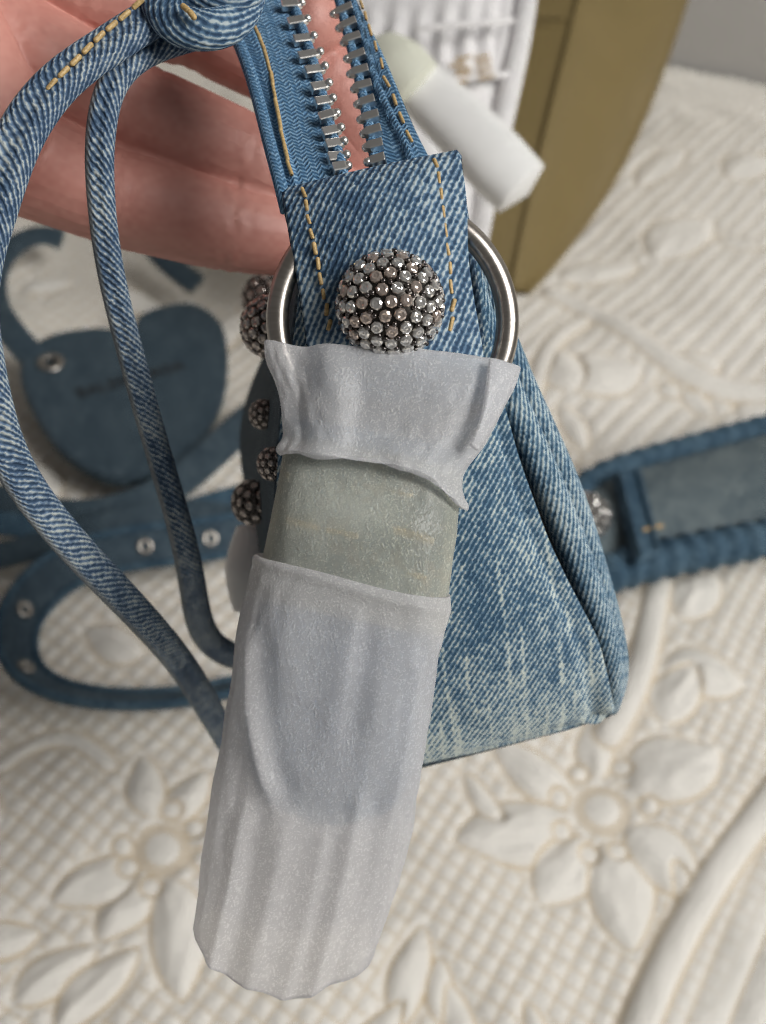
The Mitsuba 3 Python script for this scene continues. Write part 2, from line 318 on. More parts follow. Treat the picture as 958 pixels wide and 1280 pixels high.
    # diamond grid of stitches; beyond the border only one direction
    d1 = (bed(700, 1150) - bed(560, 1060))[:2]; d1 /= np.linalg.norm(d1); d2 = np.array([d1[1], -d1[0]])
    far = np.clip((Y - .44 + .25 * (X - .1)) / .02, 0, 1) * (X > 0)
    dc = (bed(930, 270) - bed(760, 420))[:2]; dc /= np.linalg.norm(dc); dn = np.array([dc[1], -dc[0]])
    right_of = np.clip(((gx - side[20, 0]) * (side[22, 1] - side[18, 1]) - (gy - side[20, 1]) * (side[22, 0] - side[18, 0])) * np.sign(side[18, 1] - side[22, 1]) * -1 / .0004, 0, 1)
    g = .0073
    a, b = (gx * d1[0] + gy * d1[1]) / g, (gx * d2[0] + gy * d2[1]) / g
    ca, cb = np.abs(np.sin(np.pi * a)), np.abs(np.sin(np.pi * b))
    dia = .0021 * np.sqrt(np.minimum(ca, cb) * .8 + .2 * ca * cb); td = np.maximum(np.exp(-(ca / .22) ** 2), np.exp(-(cb / .22) ** 2))
    cc = np.abs(np.sin(np.pi * (gx * dn[0] + gy * dn[1]) / .0105)); ch = .0024 * np.sqrt(cc); tc = np.exp(-(cc / .16) ** 2)
    sx = np.abs(np.sin(np.pi * (gx * d1[0] + gy * d1[1]) / .013)); sh = .0024 * np.sqrt(sx); ts = np.exp(-(sx / .14) ** 2)
    base = dia * (1 - far) + ch * far; tb = td * (1 - far) + tc * far
    base = base * (1 - right_of) + sh * right_of; tb = tb * (1 - right_of) + ts * right_of
    Z = np.where(plain > .5, Z, base); thread = np.where(plain > .5, thread, np.maximum(thread, tb * .75))
    Z = Z + rz - .0010 * thread
    from scipy.ndimage import gaussian_filter
    Z = gaussian_filter(Z, 1.1); Z = Z + .0022 * (meshkit.fbm(np.stack([gx * 75, gy * 75, X * 0], -1), 4, 31) - .5)
    lo = np.stack([X * 5, Y * 5, X * 0], -1)
    Z = Z + .012 * (meshkit.fbm(lo, 3, 11) - .5) + .010 * (meshkit.fbm(lo * 4, 2, 12) - .5)
    m0 = bed(900, 175)[:2]; Z = Z + .016 * np.exp(-(((X - m0[0]) / .10) ** 2 + ((Y - m0[1]) / .075) ** 2))
    Z = Z - .02 * np.clip((Y - .90) / .09, 0, 1) ** 2
    Z = Z - .011
    t = np.clip(thread, 0, 1)[..., None]
    cl = meshkit.fbm(np.stack([X * 30, Y * 30, X * 0], -1), 3, 21)[..., None]
    C = np.array([.755, .73, .68]) * (.96 + .06 * cl); C = C * (1 - t * .85) + np.array([.50, .37, .20]) * t * .85
    V = np.stack([X, Y, Z], -1).reshape(-1, 3); F = grid_faces(*X.shape)
    k = obj('bedspread', (V, F), 'quilt_cloth', None, True, color=C.reshape(-1, 3), kind='structure')
    labels[k]['label'] = 'cream quilted bedspread with padded flowers and tan stitching'
build_bedspread()
wall = trimesh.creation.box([3.0, .05, 1.6]); wall.apply_translation([0, 1.03, .5])
obj('wall', wall, 'wall_paint', None, False, kind='structure'); labels['wall']['label'] = 'plain warm grey wall behind the bed'

# ------------------------------------------------------------------ khaki box
def build_box():
    t = thing('storage_box', 'soft sided khaki olive box standing upright on the bedspread beside the white bag', 'box')
    side = [[(738, -60, .725), (800, -60, .755), (850, -60, .80), (874, -60, .87)], [(709, 60, .70), (768, 62, .725), (812, 64, .77), (834, 66, .84)], [(684, 160, .685), (733, 166, .705), (770, 172, .745), (790, 176, .80)],
            [(663, 250, .676), (697, 256, .690), (724, 260, .71), (741, 263, .745)], [(641, 356, .668), (649, 359, .670), (655, 361, .673), (660, 363, .676)]]
    G = prow(side, 40, 60); m, uv = solid(G, .008, EYE); obj('side_panel', m, 'khaki_board', t, uv=uv)
    front = [[(540, -60, .735), (640, -60, .728), (738, -60, .725)], [(520, 60, .715), (620, 60, .706), (709, 60, .70)], [(500, 160, .70), (600, 160, .69), (684, 160, .685)], [(480, 350, .68), (570, 352, .672), (641, 356, .668)]]
    G = prow(front, 40, 60); m, uv = solid(G, .008, EYE); obj('front_panel', m, 'khaki_board', t, uv=uv)
    edge = [(738, -60, .7235), (709, 60, .6985), (684, 160, .6835), (663, 250, .6745), (641, 356, .6665)]
    tm, uv = tube(pts(edge), .0022, n=60, nr=10); obj('edge_seam', tm, 'khaki_board', t, uv=uv)
    for dy in (0, 9):
        tm, uv = tube(pts([(600, 22 + dy, .7105), (660, 20 + dy, .7075), (716, 24 + dy, .7055)]), .0011, n=30, nr=8); obj('crease', tm, 'khaki_board', t, uv=uv)
    tm, uv = tube(pts([(s_[-1][0] - 1, s_[-1][1], s_[-1][2]) for s_ in side]), .0035, n=60, nr=10); obj('edge_seam', tm, 'khaki_board', t, uv=uv)
    back = [[(540, -60, .86), (874, -60, .875)], [(480, 350, .72), (660, 358, .69)]]
    m, uv = solid(prow(back, 12, 12), .008, EYE); obj('back_panel', m, 'khaki_board', t, uv=uv)
build_box()

# ------------------------------------------------------------------ white bag behind, with its wrapped pull
def build_white_bag():
    t = thing('white_bag', 'white gathered denim bag standing between the raised zip and the khaki box', 'bag')
    d0, d1 = .50, .53
    rows = [[(395, -60, d1), (480, -55, d1 - .015), (580, -50, d1 - .015), (664, -45, d1)], [(400, 60, d1 - .01), (480, 70, .50), (570, 60, .50), (648, 50, d1 - .01)],
            [(408, 150, d0 + .01), (490, 160, .485), (560, 160, .49), (627, 150, d0 + .01)], [(420, 300, d0 + .02), (480, 310, d0), (540, 310, d0), (598, 300, d0 + .015)]]
    G = prow(rows, 90, 90); N = surf_normals(G); N *= np.sign((N * (EYE - G)).sum(-1, keepdims=True))
    u, v = np.meshgrid(np.linspace(0, 1, 90), np.linspace(0, 1, 90))
    gather = (.0025 * np.sin(u * 62 + 3 * np.sin(v * 5)) * np.exp(-((v - .33) / .13) ** 2) + .004 * (meshkit.fbm(np.stack([u * 6, v * 6, u * 0], -1), 3, 2) - .5))
    m, uv = solid(G + N * gather[..., None], .012, EYE); obj('front_panel', m, 'white_denim', t, uv=uv)
    tm, uv = tube(pts([(664, -50, .522), (649, 60, .51), (628, 155, .498), (598, 300, .51)]), .0048, n=60); obj('rolled_edge', tm, 'white_denim', t, uv=uv)
    for y in (28, 95):
        tm, uv = tube(pts([(520, y + 8, .487), (580, y + 2, .487), (640, y - 2, .503)]), .0016, n=40, nr=8); obj('ridge_seam', tm, 'white_denim', t, uv=uv)
    for k in range(9):
        y = 72 + 7.5 * (k % 5) + rng.uniform(-2, 2); x = 575 + 10 * (k // 5) * 3 + rng.uniform(-6, 6)
        obj('stitch', capsule(at(x, y, .4855), at(x + 16, y - 3, .4855), .0009), 'tan_thread', t)
    body = prow([[(410, 20, .56), (640, 10, .56)], [(420, 310, .55), (590, 300, .55)]], 12, 12); m, uv = solid(body, .03, EYE); obj('back_panel', m, 'white_denim', t, uv=uv)
    t = thing('foam_tube', 'white foam wrapped tube slanting down in front of the white bag', 'wrapped pull')
    P = pts([(492, 78, .455), (520, 105, .452), (570, 152, .447), (620, 203, .443), (652, 236, .442)])
    tm, uv = tube(P, .0128, .0105, n=60, nr=28, e=2.4, radii=[.72, .86, .94, 1.0, 1.04, .98]); obj('sleeve', tm, 'foam_far', t, uv=uv)
    tm, uv = tube(pts([(478, 70, .452), (498, 86, .447), (520, 108, .446)]), .0135, .011, n=20, nr=24, radii=[.8, .95, .9]); obj('tape_band', tm, 'foam_tan', t, uv=uv)
    tm, uv = tube(pts([(430, 58, .46), (455, 62, .456), (480, 72, .452)]), .0085, .007, n=20, nr=20, radii=[1.1, .95, .85]); obj('collar', tm, 'foam_far', t, uv=uv)
build_white_bag()

# ------------------------------------------------------------------ studs
def gem(r):
    """A cut stone: girdle, eight crown facets, and the back facets that show through its table as a sunk star."""
    a = np.arange(8) * np.pi / 4; a2 = a + np.pi / 8
    ring = lambda k, z, q: np.c_[k * r * np.cos(q), k * r * np.sin(q), np.full(8, z * r)]
    V = np.vstack([ring(1, -.3, a), ring(1, .12, a), ring(.82, .34, a2), ring(.60, .44, a), ring(.30, .31, a2), [[0, 0, .36 * r]]]); F = []
    for k in range(8):
        n = (k + 1) % 8; o = 8
        F += [[k, n, 8 + n], [k, 8 + n, 8 + k], [8 + k, 8 + n, 16 + k], [8 + n, 16 + n, 16 + k], [16 + k, 24 + n, 24 + k], [16 + k, 16 + n, 24 + n],
              [24 + k, 24 + n, 32 + k], [24 + n, 32 + n, 32 + k], [32 + k, 32 + n, 40]]
    return trimesh.Trimesh(V, np.array(F), process=False)
def stud(parent, centre, axis, R, stone_r, rings, up, bsdfs, single=True, flat=.86, label=None, top=None):
    """A dome set with faceted stones in rings and small beads between them: parts of 'parent' (or a part of it)."""
    axis = unit(np.asarray(axis, float)); x = unit(np.cross(up, axis)); y = np.cross(axis, x)
    B = np.stack([x, y, axis], 1)
    dome = trimesh.creation.icosphere(4, R * .955); v = dome.vertices * [1, 1, flat]; v[:, 2] = np.maximum(v[:, 2], -.15 * R)
    dome = trimesh.Trimesh(v @ B.T + centre, dome.faces)
    s = obj('stud', dome, 'dark_metal', parent, label=label)
    G = gem(stone_r); plys = [mikit.ply(G, b, smooth=False) for b in bsdfs]
    beads, allg, dirs = [], [], []
    for k, (th, n) in enumerate(rings):
        off = rng.uniform(0, 1)
        for j in range(n):
            ph = 2 * math.pi * (j + off) / n + rng.normal(0, .008); tt = math.radians(th) + rng.normal(0, .004)
            dirs.append((math.sin(tt) * math.cos(ph), math.sin(tt) * math.sin(ph), math.cos(tt)))
    for dvec in dirs:
        dvec = np.array(dvec); pos = centre + B @ (dvec * [1, 1, flat] * R * .985); nr = B @ unit(dvec / [1, 1, flat]) + .03 * rng.normal(size=3)
        pink = rng.random() < (.75 if dvec[2] > .78 else .12)
        p = plys[1 if pink and len(plys) > 1 else 0]
        if single: obj('rhinestone', p, None, s, to_world=frame(pos, B @ np.array([math.cos(rng.uniform(0, 6)), math.sin(rng.uniform(0, 6)), .1]), nr))
        else:
            g = G.copy(); g.apply_transform(np.array(frame(pos, x, nr).matrix)); allg.append(g)
    if not single: obj('rhinestones', trimesh.util.concatenate(allg), bsdfs[0], s, smooth=False, kind='stuff')
    D = np.array(dirs)
    cand = unit(rng.normal(size=(4000, 3))); cand = cand[cand[:, 2] > -.05]; chosen = []
    sep, clear = stone_r * .80 / R, stone_r * 1.25 / R
    for q in cand:
        if np.min(np.linalg.norm(D - q, axis=1)) > clear and (not chosen or np.min(np.linalg.norm(np.array(chosen) - q, axis=1)) > sep): chosen.append(q)
    for q in chosen:
        b = trimesh.creation.icosphere(2, stone_r * .40); b.apply_translation(centre + B @ (q * [1, 1, flat] * R * 1.01)); beads.append(b)
    obj('setting_beads', trimesh.util.concatenate(beads), 'bead_metal', s, kind='stuff')
    return s
def px_len(px, d): return px * d / FOCAL

# ------------------------------------------------------------------ the handbag end held up to the camera
BAG = thing('handbag', 'blue denim handbag held up by its open zip end, steel ring through its tab', 'handbag')
O = at(490, 430, .172)
def sheet(name, G, th, mat, parent=BAG, straight=False, **k):
    m, uv = solid(G, th, EYE, view_uv(G, O) if straight else None)
    return obj(name, m, mat, parent, uv=uv, **k)
def build_bag():
    # end panel (gusset): widening downwards, a little hollow along the right welt
    rows = [[(372, 330, .184), (440, 328, .181), (520, 326, .181), (598, 330, .184)],
            [(366, 430, .185), (450, 430, .181), (540, 430, .181), (616, 436, .186)],
            [(348, 560, .190), (450, 565, .184), (560, 565, .184), (652, 572, .191)],
            [(345, 720, .199), (470, 725, .190), (600, 720, .190), (704, 712, .198)],
            [(350, 860, .210), (490, 870, .199), (640, 850, .199), (750, 812, .207)],
            [(356, 960, .216), (490, 942, .207), (640, 910, .207), (764, 872, .213)],
            [(362, 985, .228), (500, 958, .221), (640, 926, .221), (768, 886, .226)]]
    G = prow(rows, 110, 160); N = surf_normals(G); N *= np.sign((N * (EYE - G)).sum(-1, keepdims=True))
    u, v = np.meshgrid(np.linspace(0, 1, 110), np.linspace(0, 1, 160))
    G = G + N * (.0016 * (meshkit.fbm(np.stack([u * 4, v * 5, u * 0], -1), 3, 8) - .5) - .0012 * np.exp(-((u - .94) / .03) ** 2))[..., None]
    sheet('end_panel', G, .0022, 'denim_panel', straight=True)
    # right welt: a soft roll and the narrower cord behind it
    tm, uv = tube(pts([(590, 340, .187), (611, 420, .189), (640, 500, .192), (684, 604, .198), (728, 716, .205), (757, 800, .212), (767, 850, .216), (764, 885, .221)]), .0030, .0034, n=160, nr=24, radii=[.6, .8, .95, 1, 1, .95, .85, .5])
    obj('welt', tm, 'denim_welt', BAG, uv=uv)
    tm, uv = tube(pts([(602, 345, .195), (626, 410, .196), (660, 500, .199), (704, 600, .204), (743, 716, .211), (768, 808, .218), (772, 850, .222), (762, 884, .226)]), .0028, .0040, n=160, nr=24, radii=[.6, .85, 1, 1, 1, .95, .85, .5])
    obj('welt', tm, 'denim_welt', BAG, uv=uv, label='outer faded roll of the right hand welt')
    tm, uv = tube(pts([(355, 990, .229), (440, 974, .226), (535, 947, .2225), (620, 926, .2215), (700, 909, .222), (758, 886, .225)]), .0010, n=100, nr=12)
    obj('bottom_welt', tm, 'denim_edge', BAG, uv=uv)
    # the body going back, front face on the left with its studs
    left = [[(374, 335, .188), (360, 380, .25), (352, 400, .31)], [(362, 430, .188), (335, 450, .24), (318, 470, .31)], [(346, 560, .193), (318, 545, .25), (300, 540, .31)],
            [(346, 720, .202), (325, 680, .25), (314, 640, .31)], [(356, 960, .219), (355, 850, .26), (350, 760, .31)]]
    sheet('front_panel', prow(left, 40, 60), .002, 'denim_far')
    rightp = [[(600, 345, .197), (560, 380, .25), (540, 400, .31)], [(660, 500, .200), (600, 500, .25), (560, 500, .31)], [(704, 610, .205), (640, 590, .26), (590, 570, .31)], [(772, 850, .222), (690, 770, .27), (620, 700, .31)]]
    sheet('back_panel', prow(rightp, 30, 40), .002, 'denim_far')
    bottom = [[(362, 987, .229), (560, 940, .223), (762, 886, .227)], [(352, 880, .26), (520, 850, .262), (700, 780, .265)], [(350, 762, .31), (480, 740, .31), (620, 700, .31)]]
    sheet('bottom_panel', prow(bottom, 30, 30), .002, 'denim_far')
    # zip tapes
    outer, seam, inner = [(262, -35), (275, 0), (313, 95), (336, 180), (352, 240), (358, 265)], [(285, -35), (300, 0), (336, 92), (356, 178), (370, 232), (375, 262)], [(352, -35), (365, 0), (396, 92), (417, 172), (428, 212), (433, 245)]
    dep = [.204, .200, .190, .182, .177, .1765]
    two_rows = lambda A, B, da, db: [[(*a, d + da), ((a[0] + b[0]) / 2, (a[1] + b[1]) / 2, d + (da + db) / 2), (*b, d + db)] for a, b, d in zip(A, B, dep)]
    sheet('zip_facing', prow(two_rows(outer, seam, .001, .0), 16, 80), .0012, 'zip_cloth', label='folded left hand edge beside the zip')
    sheet('zip_tape', prow(two_rows(seam, inner, .0008, .0022), 36, 90), .0010, 'zip_cloth')
    tm, uv = tube(pts([(a[0], a[1], d + .0014) for a, d in zip(inner, dep)]), .0009, n=90, nr=10); obj('zip_cord', tm, 'zip_cloth', BAG, uv=uv)
    tm, uv = tube(pts([(a[0] + 1, a[1], d - .0003) for a, d in zip(outer, dep)]), .0011, n=90, nr=10); obj('zip_piping', tm, 'zip_cloth', BAG, uv=uv)
    rin, rseam, rout = [(412, -40), (424, 0), (437, 50), (452, 112), (462, 162), (472, 215)], [(426, -40), (440, 0), (457, 52), (475, 113), (499, 163), (520, 215)], [(428, -40), (446, 0), (465, 42), (489, 96), (516, 157), (545, 210)]
    dep = [.206, .201, .195, .188, .182, .1775]
    sheet('zip_tape', prow(two_rows(rin, rseam, .0025, .0010), 24, 90), .0010, 'zip_cloth')
    sheet('zip_facing', prow(two_rows(rseam, rout, .0004, .0010), 12, 90), .0012, 'zip_cloth', label='folded right hand edge beside the zip')
    tm, uv = tube(pts([(a[0], a[1], d + .0004) for a, d in zip(rseam, dep)]), .0007, n=90, nr=8); obj('zip_piping', tm, 'zip_cloth', BAG, uv=uv)
    tm, uv = tube(pts([(a[0], a[1], d + .0018) for a, d in zip(rin, dep)]), .0009, n=90, nr=10); obj('zip_cord', tm, 'zip_cloth', BAG, uv=uv)
    # teeth
    def tooth_mesh():
        L, w, h = .0034, .00165, .0015
        b = [(x * L, y * w / 2 * k, z * h / 2 * k) for x in (0, .80) for y in (-1, 1) for z in (-1, 1) for k in (.82,)] + [(x * L, y * w / 2, z * h / 2 * .8) for x in (.03, .74) for y in (-1, 1) for z in (-1, 1)] + \
            [(x * L, y * w / 2 * .8, z * h / 2) for x in (.03, .74) for y in (-1, 1) for z in (-1, 1)] + [(1.0 * L, y * w * .28, z * h * .35) for y in (-1, 1) for z in (-1, 1)]
        return hull_pts(b)
    body = mikit.ply(tooth_mesh(), 'zip_metal', smooth=False)
    knob = mikit.ply(trimesh.creation.icosphere(2, .00074), 'zip_metal', smooth=True)
    left = [((349, -15), (374, -21)), ((352, 7), (378, 2)), ((360, 29), (385, 22)), ((367, 51), (393, 43)), ((373, 72), (401, 63)), ((381, 90), (407, 81)), ((389, 111), (412, 102)), ((394, 129), (417, 121)), ((399, 148), (422, 140)),
            ((403, 167), (427, 158)), ((407, 182), (431, 175)), ((410, 198), (434, 192)), ((416, 211), (436, 206))]
    ldep = np.interp([-15, 7, 29, 51, 72, 90, 111, 129, 148, 167, 182, 198, 211], [-35, 0, 95, 180, 240], [.205, .201, .191, .183, .178])
    def place(a, b, d, tilt):
        A, B_ = at(*a, d - .0025), at(*b, d - .0023); L = np.linalg.norm(B_ - A)
        M = frame(A, B_ - A, -FWD + RIGHT * tilt + UP * .35)
        k = obj('zip_tooth', body, None, BAG, to_world=T(np.array(M.matrix) @ np.diag([L / .0034, 1, 1, 1])))
        obj('knob', knob, None, k, to_world=T().translate((B_ - unit(B_ - A) * .0001 + FWD * .0003).tolist()))
    for i, ((a, b), d) in enumerate(zip(left, ldep)): place(a, b, d + .001 - .0009 * max(0, i - 7) / 4, .25 + rng.normal(0, .08))
    right = [((434, -12), (408, -8)), ((441, 8), (416, 17)), ((446, 26), (423, 35)), ((451, 45), (429, 53)), ((457, 66), (433, 73)), ((461, 86), (437, 92)), ((465, 105), (442, 111)), ((469, 124), (446, 130)), ((474, 143), (450, 149)), ((477, 161), (454, 167)),
             ((479, 179), (457, 184)), ((482, 197), (459, 202))]
    rdep = np.interp([-12, 8, 26, 45, 66, 86, 105, 124, 143, 161, 179, 197], [-40, 0, 50, 112, 162, 215], [.207, .202, .196, .189, .183, .178])
    for i, ((a, b), d) in enumerate(zip(right, rdep)): place(a, b, d + .001 - .0006 * max(0, i - 7) / 4, -.2 + rng.normal(0, .08))
    # the end tab, folded over the ring
    rows = [[(349, 240, .1795), (405, 227, .1790), (462, 214, .1785), (520, 202, .1790), (570, 193, .1795)],
            [(351, 237, .1765), (405, 223, .1755), (462, 210, .1750), (520, 198, .1755), (573, 190, .1765)],
            [(357, 262, .1735), (410, 245, .1715), (470, 236, .1705), (530, 226, .1715), (582, 236, .1740)],
            [(369, 330, .1730), (425, 328, .1705), (485, 326, .1690), (540, 322, .1703), (586, 322, .1735)],
            [(383, 420, .1735), (435, 424, .1710), (490, 426, .1695), (550, 424, .1710), (601, 420, .1745)],
            [(390, 500, .1745), (440, 500, .1730), (490, 500, .1720), (550, 500, .1730), (608, 500, .1760)]]
    G = prow(rows, 80, 110); sheet('end_tab', G, .0022, 'denim_tab', straight=True)
    back = [[(352, 244, .1805), (462, 218, .1800), (572, 197, .1810)], [(372, 330, .1800), (485, 328, .1800), (592, 326, .1810)], [(384, 430, .1830), (490, 430, .1800), (606, 432, .1840)]]
    sheet('tab_back', prow(back, 30, 40), .0015, 'denim_tab', straight=True)
    # gold stitching: each stitch a short thread
    def seam_stitches(P, n, r=.00034, fill=.60, mat='gold_thread'):
        C = spline(pts(P), n * 10 + 1)
        for k in range(n):
            i, j = k * 10, k * 10 + int(10 * fill + rng.uniform(-.6, .6)); w = RIGHT * rng.normal(0, .00012 if fill < .8 else .00003); obj('stitch', capsule(C[i] - w + FWD * .0002, C[j] + w + FWD * .0002, r * rng.uniform(.85, 1.1)), mat, BAG)
    seam_stitches([(381, 240, .1728), (390, 292, .1712), (402, 355, .1710), (412, 425, .1715)], 10)
    seam_stitches([(546, 204, .1738), (553, 255, .1714), (560, 310, .1714), (565, 370, .1714), (560, 428, .1714)], 10)
    seam_stitches([(292, -30, .203), (303, 0, .1998), (326, 50, .1945), (342, 110, .1875), (352, 165, .1822), (368, 228, .1762)], 15, .00036, .9)
    seam_stitches([(452, 5, .2005), (474, 72, .1905), (492, 122, .1855), (510, 165, .181), (524, 195, .1785)], 9, .0003, .55)
    # ring
    c, rr = at(492, 402, .1765), px_len(144, .1765); a = np.linspace(0, 2 * math.pi, 96, endpoint=False)
    rx, ry = unit(RIGHT + .06 * FWD), unit(UP - .05 * FWD)
    tm, uv = tube(c + rr * (np.cos(a)[:, None] * rx + np.sin(a)[:, None] * ry), .00185, n=192, nr=24, closed=True, up=-FWD); obj('ring', tm, 'steel', BAG, uv=uv)
    # studs
    stud(BAG, at(488, 381, .1688), -FWD - .12 * UP + .02 * RIGHT, px_len(66, .168), .00100, [(0, 1), (16.5, 6), (33, 12), (49, 17), (65, 20), (81, 22)], UP, ['stone', 'pink_stone'], flat=.80, label='rhinestone dome on the end tab')
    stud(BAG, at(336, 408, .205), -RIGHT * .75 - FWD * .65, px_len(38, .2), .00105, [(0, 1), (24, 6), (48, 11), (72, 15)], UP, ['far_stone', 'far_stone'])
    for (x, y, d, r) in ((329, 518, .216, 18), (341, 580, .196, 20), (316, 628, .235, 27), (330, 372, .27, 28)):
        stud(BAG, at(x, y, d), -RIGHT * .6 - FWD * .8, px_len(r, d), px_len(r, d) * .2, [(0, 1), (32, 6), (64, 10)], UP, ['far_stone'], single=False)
build_bag()

# ------------------------------------------------------------------ the foam wrapped strap hanging from the ring
WRAP = thing('foam_wrapped_strap', 'white foam sleeve wrapped round a strap hanging from the steel ring', 'wrapped strap')
def loft(sec, n, nr, e=2.6, lip=None, wr=0.0, seed=1, folds=0.0, gap=0.0, extra=None):
    """A flattened sleeve: sections (left pixel, right pixel, depth of its middle, half thickness in mm)."""
    L, R, h = pts([(*s[0], s[2]) for s in sec]), pts([(*s[1], s[2] + (s[4] if len(s) > 4 else 0)) for s in sec]), np.array([s[3] for s in sec]) * 1e-3
    k = np.r_[0, np.cumsum(np.linalg.norm(np.diff((L + R) / 2, axis=0), axis=1))]; t = np.linspace(0, k[-1], n)
    L, R, h = PchipInterpolator(k, L)(t), PchipInterpolator(k, R)(t), PchipInterpolator(k, h)(t)
    C, A = (L + R) / 2, (R - L) / 2
    ax = unit(np.gradient(C, axis=0)); b = unit(np.cross(A, ax)); b *= np.sign((b * -FWD).sum(-1, keepdims=True))
    th = np.linspace(0, 2 * math.pi, nr + 1)
    cx, cy = np.sign(np.cos(th)) * np.abs(np.cos(th)) ** (2 / e), np.sign(np.sin(th)) * np.abs(np.sin(th)) ** (2 / e)
    if gap: A = A * (1 - gap / np.linalg.norm(A, axis=1, keepdims=True)); h = h - gap
    V = C[:, None] + A[:, None] * cx[None, :, None] + b[:, None] * (h[:, None] * cy[None])[..., None]
    uu = cx[None] * np.linalg.norm(A, axis=1)[:, None] + np.where(cy > 0, 0, .3)[None]; vv = np.broadcast_to(t[:, None], uu.shape)
    lp = None if lip is None else lip(np.linspace(0, 1, n)[:, None], cx[None], cy[None])
    if lip is not None: vv = vv + lp; V = V + ax[:, None] * lp[..., None]
    N = surf_normals(V); s = np.sign((N * (V - C[:, None])).sum(-1).mean()); N = N * s
    arc = np.linspace(0, 1, nr + 1)[None] * np.ones((n, 1)); per = np.stack([np.cos(th)[None] * np.ones((n, 1)), np.sin(th)[None] * np.ones((n, 1)), vv / .02], -1)
    disp = wr * (meshkit.fbm(per * [1.6, 1.6, .9] + 7, 2, seed) - .5) + wr * .3 * (meshkit.fbm(per * [5, 5, 3.5], 2, seed + 5) - .5)
    if folds: disp = disp + folds * (np.sqrt((2 * meshkit.noise(per * [3.3, 3.3, .22] + 3, seed + 9) - 1) ** 2 + .06) - .55) * np.clip(np.linspace(0, 1, n) / .35, .12, 1)[:, None]
    if extra is not None: disp = disp + extra(cx[None], np.linspace(0, 1, n)[:, None]) * np.clip(cy * 2.5, 0, 1)[None]
    V = V + N * disp[..., None]; V[:, -1] = V[:, 0]
    return V, np.stack([np.broadcast_to(np.r_[0, np.cumsum(np.linalg.norm(np.diff(V[n // 2], axis=0), axis=1))][None], uu.shape), vv], -1), N
def shell(V, N, th, uv):
    """Gives a sleeve its thickness at both rims by turning the sheet inwards."""
    k = 4
    top = np.stack([V[0] - N[0] * th * i / k for i in range(k, 0, -1)]); bot = np.stack([V[-1] - N[-1] * th * i / k for i in range(1, k + 1)])
    V2 = np.concatenate([top, V, bot]); uv2 = np.concatenate([np.repeat(uv[:1], k, 0), uv, np.repeat(uv[-1:], k, 0)])
    F = grid_faces(*V2.shape[:2]); return (V2.reshape(-1, 3), F), uv2.reshape(-1, 2)
